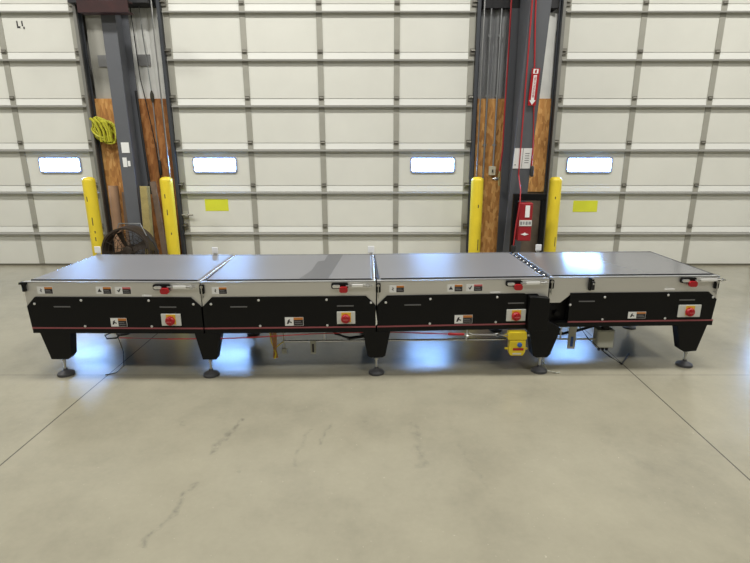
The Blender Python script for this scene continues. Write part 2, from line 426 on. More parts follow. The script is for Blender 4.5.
# coiled yellow strap hanging on the strand board
o = thing('coiled_strap', 'tangled coil of yellow strap hanging on the board left of the left column', 'strap', (-3.54, 6.74, 1.80))
MB().lathe([(.012, -.06), (.012, .06)], (-.03, 0, .12), 'y', 10).build('hook', 'steel', o)
b = MB()
for k in range(9):
    rx = .085 + .05 * random.random(); rz = .10 + .06 * random.random(); a0 = random.uniform(.2, 1.0)
    yy = -.06 + .05 * random.random(); cx = random.uniform(-.03, .04); cz_ = random.uniform(-.05, .02); P = []
    for i in range(26):
        t = 2 * PI * i / 26; u, v = rx * math.cos(t) * (1 + .2 * math.sin(2 * t + k)), rz * math.sin(t)
        P.append((cx + u * math.cos(a0) - v * math.sin(a0), yy + .03 * math.sin(t * 2 + k), cz_ + u * math.sin(a0) + v * math.cos(a0)))
    b.tube(P, .011, 6, True)
b.build('strap_loops', 'strap', o, smooth=True)
b = MB()
for s in (-.05, .0, .05, .08): b.tube([(s - .08, -.075, .12), (s - .02, -.09, .08), (s + .02, -.08, -.04), (s + .02, -.07, -.16)], .018, 6)
b.build('strap_bundle', 'strap', o, smooth=True)
MB().tube([(-.10, -.02, .08), (-.09, -.03, -.02), (-.05, -.03, -.10), (0, -.03, -.14)], .03, 8).build('dark_interior', 'scuff', o, smooth=True)  # dark tube filling the left of the coil's interior

# papers on the left column
tag(MB().box(-3.20, -3.105, 6.414, 6.42, 1.505, 1.63).build('paper_tag', 'white'), 'larger square white paper tag on the front of the left column', 'tag')
tag(MB().box(-3.205, -3.155, 6.414, 6.42, 1.335, 1.45).build('paper_tag', 'white'), 'narrow white paper tag below the square one on the left column', 'tag')
tag(MB().box(-3.145, -3.115, 6.414, 6.42, 1.345, 1.41).build('paper_tag', 'white'), 'smallest white sticker beside the narrow tag on the left column', 'tag')

# leaning and standing timber
b = MB().lathe([(.046, 0), (.06, 0), (.06, 1.09), (.046, 1.09), (.046, .02), (.002, .02)], n=20)
o = b.build('cardboard_tube', 'card', smooth=True); o.location = (-3.50, 6.60, 0); o.rotation_euler = (math.radians(-4), 0, 0)
tag(o, 'upright brown cardboard tube leaning between left bollard and left column', 'tube')
b = MB().box(-.02, .02, -.02, .02, 0, 1.0); o = b.build('wooden_batten', 'dark_wood'); o.location = (-3.40, 6.66, .003); o.rotation_euler = (math.radians(-4), 0, 0)
tag(o, 'thin dark batten leaning beside the cardboard tube', 'wood')
o = MB().box(-.045, .045, -.045, .045, 0, 1.1).build('timber_post', 'olive_wood', bevel=.004); o.location = (-2.99, 6.36, .003); o.rotation_euler = (math.radians(-5), 0, 0)
tag(o, 'olive-brown timber post standing right of the left column behind the fan', 'post')
o = MB().box(-.035, .035, -.015, .015, 0, 1.16).build('leaning_plank', 'dark_wood', bevel=.003); o.location = (-2.82, 6.47, .003); o.rotation_euler = (math.radians(-8), math.radians(-7), 0)
tag(o, 'dark narrow plank leaning against the board left of the second bollard', 'plank')

# black hose on the left column and pull cords
o = thing('hanging_hose', 'black hose hanging down the right side of the left column', 'hose', (-3.04, 6.70, 1.05))
MB().tube([(-.03, 0, 1.2), (-.01, -.02, .8), (0, -.02, .4), (.02, -.03, .06)], .016, 8).build('hose', 'black_rubber', o, smooth=True)
MB().lathe([(.02, -.07), (.03, -.05), (.03, .05), (.018, .07)], (.025, -.03, 0), 'z', 14).build('nozzle', 'black_rubber', o, smooth=True)
o = thing('pull_chain', 'thin door pull rope with dark grip against brown strand board', 'rope', (-2.90, 6.76, 1.29))
MB().tube([(-.05, .02, 2.1), (-.03, .0, 1.6), (.0, 0, .95), (.0, 0, .1)], .007, 6).build('rope', 'track', o, smooth=True)
MB().lathe([(.008, .12), (.02, .1), (.022, -.02), (.016, -.07), (.008, -.075)], n=12).build('grip', 'black_rubber', o, smooth=True)
MB().lathe([(.008, .09), (.022, .05), (.024, 0), (.01, -.05)], (0, 0, .88), n=12).build('knot', 'scuff', o, smooth=True)
o = MB().tube([(-3.06, 6.78, 3.4), (-3.03, 6.775, 2.4), (-3.0, 6.78, 2.17), (-2.93, 6.77, 1.6), (-2.90, 6.77, 1.0)], .006, 6).build('loose_cable', 'black_rubber', smooth=True)
tag(o, 'loose thin black cable drooping over the brown strand board', 'cable')
o = MB().tube([(-2.745, 6.66, 3.9), (-2.745, 6.66, 0)], .010, 8).build('door_cable', 'steel', smooth=True)
tag(o, 'straight bright lift cable left of the middle door', 'cable', 'door lift cables')

# drum fan
o = thing('drum_fan', 'dark round floor fan standing in front of the left steel column', 'fan', (-3.11, 6.12, 0))
cz, R = .345, .285
MB().lathe([(R - .012, -.10), (R + .012, -.115), (R, -.09), (R, .09), (R + .012, .115), (R - .012, .10), (R - .012, -.10)], (0, 0, cz), 'y', 40)
b = MB()
prof = [(R - .012, -.11), (R + .01, -.11), (R, -.09), (R, .09), (R + .01, .11), (R - .012, .11)]
n = 40
rings = [[b.bm.verts.new((r * math.cos(2 * PI * k / n), h, cz + r * math.sin(2 * PI * k / n))) for k in range(n)] for r, h in prof]
for i in range(len(prof)):
    A, B = rings[i], rings[(i + 1) % len(prof)]
    for k in range(n): b.bm.faces.new((A[k], A[(k + 1) % n], B[(k + 1) % n], B[k]))
b.build('drum', 'fan_dark', o, smooth=True)
for side in (-.105, .105):
    b = MB()
    for rr in (.06, .11, .16, .21, .255): b.tube([(rr * math.cos(2 * PI * k / 28), side, cz + rr * math.sin(2 * PI * k / 28)) for k in range(28)], .003, 5, True)
    for k in range(12): 
        a = 2 * PI * k / 12; b.tube([(.03 * math.cos(a), side, cz + .03 * math.sin(a)), (R * math.cos(a), side, cz + R * math.sin(a))], .003, 5)
    b.build('grille', 'fan_dark', o)
MB().lathe([(.02, -.09), (.06, -.07), (.06, .08), (.02, .1)], (0, 0, cz), 'y', 20).build('motor', 'fan_dark', o, smooth=True)
for k in range(4):
    b = MB(); a = PI / 2 * k + .4
    P = [(.05, -.03), (.24, -.06), (.25, .05), (.05, .03)]
    vs = [b.bm.verts.new((u * math.cos(a) - w * math.sin(a), -.03 + w * .6 + t, cz + u * math.sin(a) + w * math.cos(a))) for t in (0, .004) for u, w in P]
    for f in ((0, 1, 2, 3), (7, 6, 5, 4), (0, 4, 5, 1), (1, 5, 6, 2), (2, 6, 7, 3), (3, 7, 4, 0)): b.bm.faces.new([vs[i] for i in f])
    b.build('blade', 'fan_dark', o)
for s in (-1, 1): MB().tube([(s * (R + .02), 0, cz), (s * (R + .03), 0, .12), (s * (R + .03), -.16, .015), (s * (R + .03), .16, .015)], .014, 8).build('stand', 'fan_dark', o, smooth=True)
MB().tube([(-.32, .16, .015), (.32, .16, .015)], .012, 8).build('crossbar', 'fan_dark', o, smooth=True)
b = MB().tube([(.22, .0, cz + .22), (.30, -.02, cz + .12), (.36, -.03, cz + .0), (.34, -.03, .02)], .009, 6); b.build('power_cord', 'black_rubber', o, smooth=True)
b = MB().tube([(-.10, -.03, cz + R), (-.08, -.03, cz + R + .05), (.18, -.03, cz + R + .05), (.24, -.03, cz + R - .1)], .007, 6); b.build('carry_handle', 'track', o, smooth=True)

# right bay: conduits, box, cords
for x, zb, lab in ((1.33, 0.02, 'grey conduit pipe running down beside the right track of the middle door'), (1.455, 1.33, 'grey conduit pipe ending at the cream box on the strand board')):
    b = MB().tube([(x, 6.775, 3.9), (x, 6.775, zb)], .012, 10)
    for z in (2.9, 2.2, 1.6): 
        if z > zb: b.box(x - .022, x + .022, 6.775, 6.80, z - .012, z + .012)
    tag(b.build('conduit', 'track', smooth=True), lab, 'pipe', 'conduit pipes on the right bay')
o = thing('outlet_box', 'small cream electrical box on the strand board at the end of a conduit', 'electrical box', (1.443, 6.775, 1.275))
MB().box(-.042, .042, -.03, .025, -.058, .055).build('box', 'cream', o, bevel=.004)
MB().box(-.008, .008, -.042, -.03, -.02, .015).build('toggle', 'scuff', o)
o = MB().tube([(1.225, 6.66, 3.9), (1.225, 6.66, 0)], .009, 8).build('door_cable', 'steel', smooth=True)
tag(o, 'straight bright lift cable right of the middle door', 'cable', 'door lift cables')

o = thing('air_hose', 'red air hose hanging along the left edge of the right column', 'hose', (1.535, 6.66, 1.15))
MB().tube([(0, 0, 2.4), (.003, -.01, 1.6), (-.002, -.01, .9), (.002, -.01, .4), (-.02, -.02, .12)], .010, 8).build('hose', 'red_cord', o, smooth=True)
MB().tube([(-.02, -.02, .12), (-.03, -.03, .03), (-.02, -.035, -.06)], .014, 8).build('coupling', 'olive_wood', o, smooth=True)
MB().lathe([(.01, -.04), (.02, -.02), (.02, .02), (.012, .04)], (-.07, -.03, .03), 'x', 12).build('valve', 'steel', o, smooth=True)
o = thing('red_cord', 'long red cord running down the face of the right column to a black plug', 'cord', (1.6, 6.0, .36))
PC = [(1.563 + .082 * (3.4 - z) / 2.15, on_flange(z, .022), z) for z in (3.4, 2.8, 2.2, 1.7, 1.25)] + [(1.645, 6.07, 1.09), (1.632, 6.005, .95), (1.606, 6.01, .7), (1.60, 6.05, .40)]
MB().tube([(x - 1.6, y - 6.0, z - .36) for x, y, z in PC], .008, 8).build('cord', 'red_cord', o, smooth=True)
MB().box(-.025, .025, .02, .08, -.12, .06).build('plug', 'black_rubber', o, bevel=.008)
zz = [3.4, 2.9, 2.4, 2.0, 1.6, 1.36]
o = thing('red_cord', 'short red cord on the right column ending in a black connector beside white notices', 'cord', (1.6, 6.0, 1.3))
MB().tube([(1.585 + .205 * max(0, min(1, (3.3 - z) / 1.8)) - 1.6, on_flange(z, .012) - 6.0, z - 1.3) for z in zz], .008, 8).build('cord', 'red_cord', o, smooth=True)
MB().lathe([(.012, -.07), (.022, -.06), (.022, .04), (.012, .06)], (.197, on_flange(1.3, .03) - 6.0, 0), 'z', 12).build('connector', 'black_rubber', o, smooth=True)

# arrow sign on the column (leans with the flange)
o = thing('fire_extinguisher_sign', 'vertical red fire extinguisher sign with white downward arrow on the right column', 'sign', (1.70, on_flange(2.225, .024), 2.225), (TILT, 0, 0))
MB().box(-.045, .045, -.003, 0, -.195, .195).build('sign_board', 'red', o)
MB().box(-.02, .02, 0, .026, .10, .14).box(-.02, .02, 0, .026, -.14, -.10).build('standoff', 'red', o)
b = MB().prism([(0, -.188), (.036, -.138), (.018, -.138), (.018, .125), (-.018, .125), (-.018, -.138), (-.036, -.138)], -.0055, -.0035)
b.build('arrow', 'white', o)
b = MB().box(-.028, .028, -.0055, -.0035, .14, .188); b.build('symbol_panel', 'white', o)
MB().rounded(-.010, .010, .146, .174, .006, -.0065, -.0055).box(-.004, .012, -.0065, -.0055, .174, .182).build('extinguisher_symbol', 'red', o)
t = text_mesh('lettering', 'FIRE EXTINGUISHER', .029, 'red', o, (0, -.006, 0), (PI / 2, PI / 2, 0), sx=.86)

# white notices on the column
for x0, x1, lab, lines in ((1.568, 1.669, 'blank-looking white notice, left of the pair on the right column', 0), (1.674, 1.775, 'white notice with grey print, right of the pair on the right column', 5)):
    o = thing('notice', lab, 'notice', ((x0 + x1) / 2, on_flange(1.445, .003), 1.445), (TILT, 0, 0), 'white notices on the right column')
    w = (x1 - x0) / 2
    MB().box(-w, w, -.002, 0, -.12, .12).build('paper', 'white', o)
    if lines: 
        b = MB()
        for k in range(lines): b.box(-w * .5, w * .5, -.003, -.002, -.055 + k * .027, -.045 + k * .027)
        b.build('print', 'patch_grey', o)
    else: MB().lathe([(.007, -.004), (.007, -.002)], (-w * .5, 0, -.075), 'y', 10).build('print', 'ink', o)

# red fire extinguisher cabinet hung on the column, inside a black guard frame
CB = 6.03
o = thing('extinguisher_cabinet', 'red fire extinguisher cabinet with white tag and plate on the right column', 'cabinet', (1.72, CB, .475))
MB().box(-.08, .08, 0, .14, 0, .46).build('cover', 'cab_red', o, bevel=.012)
MB().box(-.012, .04, -.008, .0, .29, .43).build('inspection_tag', 'white', o)
p = MB().box(-.074, .074, -.006, 0, .185, .255).build('plate', 'switch_plate', o)
b = MB()
for k, (u0, u1) in enumerate(((-.065, -.04), (-.03, -.012), (0, .025), (.035, .065))): b.box(u0, u1, -.0075, -.006, .20 + .004 * (k % 2), .24)
b.build('print', 'patch_grey', p)
MB().prism([(-.05, .085), (0, .07), (.05, .085), (.015, .095), (0, .108), (-.015, .095)], -.004, 0).build('emblem', 'white', o)
b = MB().box(-.03, .03, .14, .30, .12, .34); b.build('hanger', 'col_grey', o)
o = thing('guard_frame', 'black steel guard frame standing around the red cabinet', 'frame', (1.775, 6.13, 0))
for s in (-1, 1): MB().box(s * .17 - .026, s * .17 + .026, -.03, .03, 0, .97).build('upright', 'black', o, bevel=.004)
MB().box(-.196, .196, -.03, .03, .955, 1.035).build('crossbar', 'black', o, bevel=.004)
MB().box(.10, .196, -.06, .03, 0, .03).build('foot_plate', 'black', o)

# ------------------------------------------------------------------ conveyor sections
ZT = .706
def warning_label(parent, x0, x1, z0, z1, band='orange', icon=0, y=-.0095):
    l = MB().box(x0, x1, y, y + .0015, z0, z1).build('warning_label', 'white', parent)
    xm = x0 + (x1 - x0) * .47; zs = z1 - (z1 - z0) * .30
    MB().box(xm, x1 - .002, y - .001, y, z0 + .002, zs).build('text_panel', 'ink', l)
    MB().box(xm, x1 - .002, y - .001, y, zs, z1 - .002).build('heading_band', band, l)
    cx, cz = (x0 + xm) / 2, (z0 + z1) / 2; s = min(xm - x0, z1 - z0) * .3
    b = MB()
    if icon == 0:      # spark in a pointed mark
        b.prism([(cx - s * .2, cz + s), (cx + s * .5, cz + s * .2), (cx + .1 * s, cz + .1 * s), (cx + s * .3, cz - s), (cx - s * .6, cz - .1 * s), (cx - .1 * s, cz)], y - .001, y)
    elif icon == 1:    # pinch triangle
        b.prism([(cx - s, cz - s * .7), (cx + s, cz - s * .7), (cx + s * .2, cz + s * .3), (cx, cz + s)], y - .001, y)
    elif icon == 2:    # hand and roller
        b.prism([(cx - s * .9, cz + s * .2), (cx - s * .1, cz), (cx + s * .6, cz + s), (cx + s * .9, cz + s * .8), (cx + s * .1, cz - s * .8), (cx - s * .2, cz - s * .8)], y - .001, y)
    else:              # figure beside a machine
        b.prism([(cx - s, cz - s), (cx - s * .5, cz + s * .6), (cx + s * .3, cz + s), (cx + s * .1, cz + .1 * s), (cx + s, cz - s * .2), (cx + s * .8, cz - s * .7), (cx, cz - s * .3), (cx - s * .4, cz - s)], y - .001, y)
    b.build('pictogram', 'ink', l)
    b = MB()
    for k in range(2):
        zl = z0 + (zs - z0) * (.35 + .3 * k); b.box(xm + .006, x1 - .010 - .008 * k, y - .0018, y - .001, zl, zl + .003)
    b.build('print', 'patch_grey', l)
    return l

def draw_latch(parent, x, z, bar_end, y=-.004):
    l = MB().rounded(x, x + .115, z - .022, z + .018, .012, y - .012, y).build('latch', 'black', parent)
    MB().rounded(x + .008, x + .06, z - .014, z + .006, .009, y - .022, y - .012).build('latch_body', 'alu_bright', l)
    MB().rounded(x + .055, x + .112, z - .045, z - .006, .014, y - .034, y - .014).build('handle', 'red', l)
    MB().tube([(x + .10, y - .018, z), (x + .14, y - .018, z)], .006, 8).build('hinge_rod', 'steel', l, smooth=True)
    MB().box(x + .14, bar_end, y - .022, y - .012, z - .009, z + .010).build('draw_bar', 'draw_bar', l, bevel=.002)
    MB().tube([(bar_end, y - .017, z), (bar_end + .03, y - .016, z + .004), (bar_end + .065, y - .014, z - .002)], .005, 8).tube([(bar_end + .012 * math.cos(t) + .035, y - .016, z + .010 * math.sin(t)) for t in [PI / 5 * q for q in range(10)]], .004, 6, True).build('hook_link', 'steel', l, smooth=True)
    return l

def switch(parent, x0, x1, z0, z1, y=-.009):
    s = MB().box(x0, x1, y - .010, y, z0, z1).build('isolator_switch', 'switch_plate', parent, bevel=.003)
    cx, cz = (x0 + x1) / 2, (z0 + z1) / 2
    MB().box(cx - .032, cx + .034, y - .013, y - .010, cz - .032, cz + .040).build('yellow_plate', 'switch_yellow', s, bevel=.002)
    k = MB().lathe([(.032, 0), (.032, -.014), (.026, -.022), (.004, -.024)], (cx - .002, y - .013, cz - .004), 'y', 24).box(cx - .007, cx + .003, y - .046, y - .03, cz - .024, cz + .016).build('rotary_knob', 'red', s, smooth=True)
    MB().box(cx - .020, cx + .016, y - .0475, y - .0455, cz - .006, cz - .001).build('knob_mark', 'pink', k)
    return s

def foot_leg(parent, pts, fx, y=-.006, depth=.07, fy=.034):
    zb = min(p[1] for p in pts)
    l = MB().prism(pts, y, y + depth).build('leg', 'black', parent, bevel=.002)
    MB().lathe([(.0085, .03), (.0085, zb + .01)], (fx, fy, 0), 'z', 12).lathe([(.016, zb - .03), (.016, zb - .016)], (fx, fy, 0), 'z', 6).build('levelling_stem', 'steel', l, smooth=True)
    MB().lathe([(.056, 0), (.058, .008), (.054, .018), (.034, .028), (.016, .036), (.012, .05)], (fx, fy, 0), 'z', 28).build('foot_pad', 'foot', l, smooth=True)
    return l

def screw(parent, x, z, y=-.008):
    return MB().lathe([(.0085, 0), (.0085, -.003), (.005, -.0055), (.001, -.006)], (x, y, z), 'y', 10).build('screw', 'screw', parent, smooth=True)

D = .90
def conveyor(label, loc, rz, L, belt_m, kind):
    o = thing('belt_conveyor', label, 'conveyor', loc, (0, 0, rz), 'belt conveyor sections in the row')
    # bed and belt
    b = MB().box(.012, L - .012, .05, D - .05, ZT - .075, ZT - .012); b.build('slider_bed', 'black', o)
    nx = .022
    prof = []
    for k in range(9):
        a = PI / 2 + PI * k / 8; prof.append((nx + .016 + .020 * math.cos(a), ZT - .020 + .020 * math.sin(a)))
    for k in range(9):
        a = -PI / 2 + PI * k / 8; prof.append((L - nx - .016 + .020 * math.cos(a), ZT - .020 + .020 * math.sin(a)))
    bl = MB().prism(prof, .048, D - .048).build('belt', belt_m, o, smooth=True)
    for s in (.041, D - .049): MB().box(.03, L - .03, s, s + .008, ZT - .03, ZT + .0015).build('belt_edge', 'belt_edge', o)  # black strips draw the thin shadow line beside the belt
    # nose rollers at the transfer gaps
    MB().lathe([(.009, .01), (.009, D - .01)], (.009, 0, ZT - .018), 'y', 16).build('nose_roller', 'alu_bright' if kind == 'first' else 'belt_edge', o, smooth=True)
    MB().lathe([(.009, .01), (.009, D - .01)], (L - .010, 0, ZT - .013), 'y', 16).build('nose_roller', 'alu_bright' if kind in ('first', 'second') else 'belt_edge', o, smooth=True)
    # side plates
    e = .072
    plate = [(.0, ZT - .006), (L, ZT - .006), (L, .525), (L - .012, .523), (L - e - .005, .592), (e + .005, .592), (.012, .523), (0, .525)]
    if kind == 'last': plate = [(.0, ZT - .006), (L, ZT - .006), (L, .525), (L - .012, .523), (L - e, .58), (.16, .58), (.085, .515), (0, .515)]
    MB().prism(plate, 0, .006).build('side_plate', 'alu', o)
    MB().box(0, L, 0, .034, ZT - .012, ZT - .005).build('top_flange', 'strip', o)
    MB().prism(plate, D - .006, D).build('side_plate', 'alu', o)
    # front cover
    px0 = 0.002 if kind != 'last' else .15
    if kind == 'first': pan = [(.012, .378), (.004, .53), (e - .004, .596)]
    elif kind == 'last': pan = [(px0, .378), (px0, .586)]
    else: pan = [(px0, .378), (px0, .53), (e - .004, .596)]
    xe = L - .002
    pan += [(L - e + .004, .596 if kind != 'last' else .586), (xe, .53), (xe - (.012 if kind == 'last' else 0), .378)]
    if kind == 'third':
        pan = [(px0, .378), (px0, .53), (e - .004, .596), (L - .17, .596), (L - .15, .585), (L - .15, .378)]
    cov = MB().prism(pan, -.008, .03).build('front_cover', 'black', o)
    sx0 = px0 if kind != 'first' else .012
    sx1 = xe if kind != 'third' else L - .15
    MB().box(sx0, sx1, -.0095, .0, .3665, .377).build('trim_stripe', 'stripe', cov)
    b = MB().box(sx0 if kind != 'last' else 0.0, xe, -.006, .04, .333, .366); b.build('base_rail', 'black', o)
    MB().box(.01, L - .01, .04, D - .006, .335, .36).build('bottom_pan', 'black', o)
    MB().box(.01, L - .01, D - .03, D - .006, .36, .60).build('rear_cover', 'black', o)
    if kind == 'last':
        MB().box(.004, .03, .006, .12, .36, .515).build('end_bracket', 'black', o)
        MB().prism([(.03, .36), (.15, .36), (.15, .575), (.11, .53), (.03, .53)], .06, .10).build('recess_plate', 'black', o)
        b = MB().lathe([(.018, .03), (.018, .06)], (.08, 0, .42), 'y', 16).lathe([(.018, .03), (.018, .06)], (.05, 0, .47), 'y', 16); b.build('drive_pulley', 'black', o)
    # name strips
    for (a, z) in ((.19, .527), (.92 if kind != 'last' else .945, .527)):
        if kind == 'last' and a < .5: a, z = .215, .525
        n_ = MB().box(a, a + .115, -.0105, -.008, z - .0045, z + .0045).build('name_strip', 'slot', cov, bevel=.001)
    return o, cov

def reflector(parent, x, z0, s=.052):
    r = MB().box(x - .012, x + .012, D, D + .012, ZT - .11, z0 + .02).build('reflector_bracket', 'alu', parent)
    MB().box(x - s / 2, x + s / 2, D - .006, D, z0, z0 + s * 1.05).build('reflector', 'refl', r, bevel=.002)

def keeper(parent, x, z=.672):
    k = MB().rounded(x - .016, x + .016, z - .05, z + .014, .006, -.014, -.001).build('latch_keeper', 'black', parent)
    MB().tube([(x, -.018, z - .01), (x, -.018, z - .09)], .004, 8).lathe([(.010, -.02), (.010, -.014)], (x, 0, z), 'y', 10).lathe([(.007, -.006), (.007, -.001)], (x, 0, z - .075), 'y', 8).build('pin', 'steel', k, smooth=True)

def photo_eye(parent, x, z=.655):
    k = MB().box(x - .008, x + .004, -.03, -.006, z - .045, z + .045).box(x - .008, x + .03, -.012, -.006, z - .045, z + .03).build('photo_eye_bracket', 'black', parent)
    MB().box(x + .004, x + .026, -.038, -.012, z - .04, z + .022).build('photo_eye', 'black_rubber', k, bevel=.003)
    MB().lathe([(.006, -.040), (.006, -.038)], (x + .015, 0, z + .005), 'y', 10).build('lens', 'alu_bright', k)

STD = [(.06, .548), (.385, .573), (.385, .386), (.85, .573), (.85, .386), (1.155, .548)]
# --- leftmost section
def rotz(ya, yb, L): return math.asin((yb - ya) / L)
m1, cv = conveyor('leftmost grey-belt conveyor section, its free end beside the left floor joint', (-2.445, 3.315, 0), rotz(3.345, 3.333, 1.207), 1.207, 'belt', 'first')
for x, z in STD[:5] + [(1.155, .548)]: screw(cv, x, z)
warning_label(m1, .092, .198, .617, .667, 'orange', 0, -.0015); warning_label(m1, .495, .60, .617, .668, 'orange', 1, -.0015)
warning_label(m1, .625, .735, .617, .668, 'pink', 2, -.0015); warning_label(cv, .568, .68, .384, .446, 'orange', 3)
MB().box(.805, .872, -.003, 0, .600, .611).build('name_plate', 'white', m1)
switch(cv, .925, 1.06, .394, .480); draw_latch(m1, .893, .672, 1.12)
foot_leg(m1, [(.058, .334), (.272, .334), (.250, .165), (.225, .135), (.105, .135)], .165)
foot_leg(m1, [(1.14, .334), (1.325, .334), (1.277, .137), (1.18, .137)], 1.217)
for a in (.165,): foot_leg(m1, [(a - .06, .336), (a + .08, .336), (a + .05, .14), (a - .04, .14)], a, D - .08, .06, D - .05)
MB().box(-.022, .03, -.012, .02, ZT - .022, ZT - .008).box(.0, .02, -.018, .0, ZT - .07, ZT - .02).build('end_latch', 'black', m1)
reflector(m1, .02, ZT + .008); reflector(m1, 1.02, ZT + .005, .05)
# --- second
m2, cv = conveyor('second conveyor section from the left, a darker patch on its grey belt', (-1.231, 3.303, 0), rotz(3.333, 3.368, 1.189), 1.189, 'belt', 'second')
for x, z in STD: screw(cv, x, z)
warning_label(m2, .072, .175, .617, .667, 'orange', 0, -.0015); warning_label(cv, .558, .685, .386, .448, 'orange', 3)
switch(cv, .918, 1.045, .398, .488); draw_latch(m2, .885, .674, 1.10)
keeper(m2, .008)
foot_leg(m2, [(1.098, .334), (1.29, .334), (1.255, .15), (1.235, .137), (1.15, .137), (1.128, .15)], 1.192)
for a in (.13, 1.12): foot_leg(m2, [(a - .06, .336), (a + .08, .336), (a + .05, .14), (a - .04, .14)], a, D - .08, .06, D - .05)
MB().prism([(.66, .06), (.86, .06), (.93, .85), (.80, .85), (.79, .62), (.74, .6), (.72, .3)], ZT, ZT + .0006, 'z').build('darker_patch', 'belt_patch', m2)  # belt is darker inside this irregular outline
reflector(m2, 1.165, ZT + .004, .055)
# --- third
m3, cv = conveyor('third conveyor section from the left, with yellow rope switch under its right end', (-.034, 3.34, 0), rotz(3.370, 3.438, 1.205), 1.205, 'belt', 'third')
for x, z in ((.06, .548), (.37, .568), (.37, .386), (.84, .573), (.84, .388)): screw(cv, x, z)
warning_label(m3, .085, .188, .617, .667, 'orange', 0, -.0015); warning_label(m3, .488, .595, .617, .668, 'orange', 1, -.0015)
warning_label(m3, .62, .735, .617, .668, 'pink', 2, -.0015); warning_label(cv, .545, .672, .384, .446, 'orange', 3)
MB().box(.79, .862, -.003, 0, .600, .611).build('name_plate', 'white', m3)
switch(cv, .912, 1.05, .396, .483); draw_latch(m3, .895, .674, 1.13)
keeper(m3, .008)
b = MB().prism([(1.06, .578), (1.075, .585), (1.20, .570), (1.205, .33), (1.165, .33), (1.06, .33)], -.055, .04); b.build('drive_guard', 'black', m3, bevel=.004)
foot_leg(m3, [(1.065, .40), (1.205, .40), (1.30, .345), (1.24, .15), (1.22, .128), (1.14, .128), (1.115, .14)], 1.185, -.05, .09, -.005)
for a in (1.10,): foot_leg(m3, [(a - .06, .336), (a + .08, .336), (a + .05, .14), (a - .04, .14)], a, D - .08, .06, D - .05)
for k in range(9): MB().lathe([(.010, 0), (.010, .008), (.005, .012)], (1.205 - .012, .08 + .088 * k, ZT - .006), 'z', 10).build('belt_lacing_stud', 'alu_bright', m3, smooth=True)
# --- fourth (tilt added only to shift the window reflection along its belt)
m4, cv = conveyor('rightmost conveyor section with glossy belt and free right end', (1.186, 3.43, 0), rotz(3.458, 3.502, 1.222), 1.222, 'belt_new', 'last')
m4.rotation_euler.x = -math.radians(.45)
for x, z in ((.155, .50), (.40, .555), (.40, .388), (.86, .565), (.86, .390), (1.19, .545)): screw(cv, x, z)
warning_label(cv, .585, .715, .392, .442, 'orange', 3)
MB().box(.83, .905, -.003, 0, .600, .611).build('name_plate', 'white', m4)
switch(cv, .945, 1.11, .400, .492); draw_latch(m4, .93, .676, 1.19)
keeper(m4, .008); photo_eye(m4, .28); keeper(m4, 1.20, .66)
foot_leg(m4, [(.962, .334), (1.185, .334), (1.135, .132), (1.045, .125), (1.01, .145)], 1.087)
for a in (1.09,): foot_leg(m4, [(a - .06, .336), (a + .08, .336), (a + .05, .14), (a - .04, .14)], a, D - .08, .06, D - .05)
reflector(m4, .215, ZT + .008)

# ------------------------------------------------------------------ under the conveyors
# red pull cord from the anchor at the left to the rope switch
o = thing('cord_anchor', 'small black bracket under the leftmost conveyor holding the red cord end', 'bracket', (-1.9, 3.38, .31))
MB().box(-.035, .05, -.01, .03, -.005, .024).build('bracket', 'black_rubber', o, bevel=.004)
MB().tube([(-.03, -.01, 0), (-.06, -.03, -.012), (-.05, -.03, -.035), (.02, -.03, -.03), (.04, -.02, -.01)], .006, 8).build('carabiner', 'black_rubber', o, smooth=True)
o = thing('safety_rope', 'taut red safety pull cord strung along the front under the conveyors', 'cord', (0, 3.33, .294))
pts = [(-1.85, .0, -.005), (-1.5, -.025, -.004), (-1.1, -.025, .000), (-.9, -.02, .006), (-.5, 0, .024), (-.2, .02, .028), (.1, .03, .026), (.3, .03, .018), (.46, .03, .012)]
MB().tube(pts, .004, 6).build('cord', 'red_cord', o, smooth=True)
MB().tube([(.465, .03, .012), (.475, .03, .012), (.575, .03, .010), (.585, .03, .010)], [.006, .010, .010, .006], 10).build('grip', 'red', o, smooth=True)
b = MB().tube([(.585, .03, .010), (.61, .03, .018), (.64, .03, .012), (.64, .03, .004), (.61, .03, -.002), (.585, .03, .006)], .0035, 6).tube([(.64, .03, .008), (.80, .03, .006)], .005, 8).tube([(.80, .03, .006), (.82, .03, .018), (.84, .03, .006), (.82, .03, -.006), (.80, .03, .006)], .004, 6).tube([(.84, .03, .006), (.90, .03, .002)], .005, 8)
b.build('turnbuckle', 'steel', o, smooth=True)
o = thing('rope_pull_switch', 'yellow rope-pull emergency switch with blue button under the third conveyor', 'switch', (.962, 3.375, .145))
b = MB().prism([(-.055, .02), (-.045, 0), (.045, 0), (.06, .03), (.06, .115), (-.055, .115)], -.03, .03); b.build('body', 'estop_yellow', o, bevel=.006)
b = MB().prism([(-.068, .118), (.06, .118), (.068, .13), (.06, .178), (-.06, .178), (-.068, .165)], -.028, .028); b.build('head', 'estop_yellow', o, bevel=.006)
MB().tube([(-.098, 0, .145), (-.06, 0, .145)], [.008, .016], 12).build('cord_boot', 'estop_yellow', o, smooth=True)
MB().tube([(.06, 0, .145), (.10, 0, .145)], .008, 10).build('end_stud', 'steel', o, smooth=True)
MB().lathe([(.017, 0), (.017, -.008), (.012, -.012), (.002, -.013)], (.015, -.030, .085), 'y', 20).build('button', 'blue', o, smooth=True)
MB().box(-.03, .045, -.032, -.029, .042, .06).build('red_label', 'red', o)
MB().box(-.03, .03, -.0315, -.0295, .012, .022).build('maker_plate', 'switch_plate', o)
for s in (-.068, .068): MB().lathe([(.008, -.012), (.008, .012)], (s, 0, .045), 'x', 10).build('conduit_plug', 'estop_yellow', o)

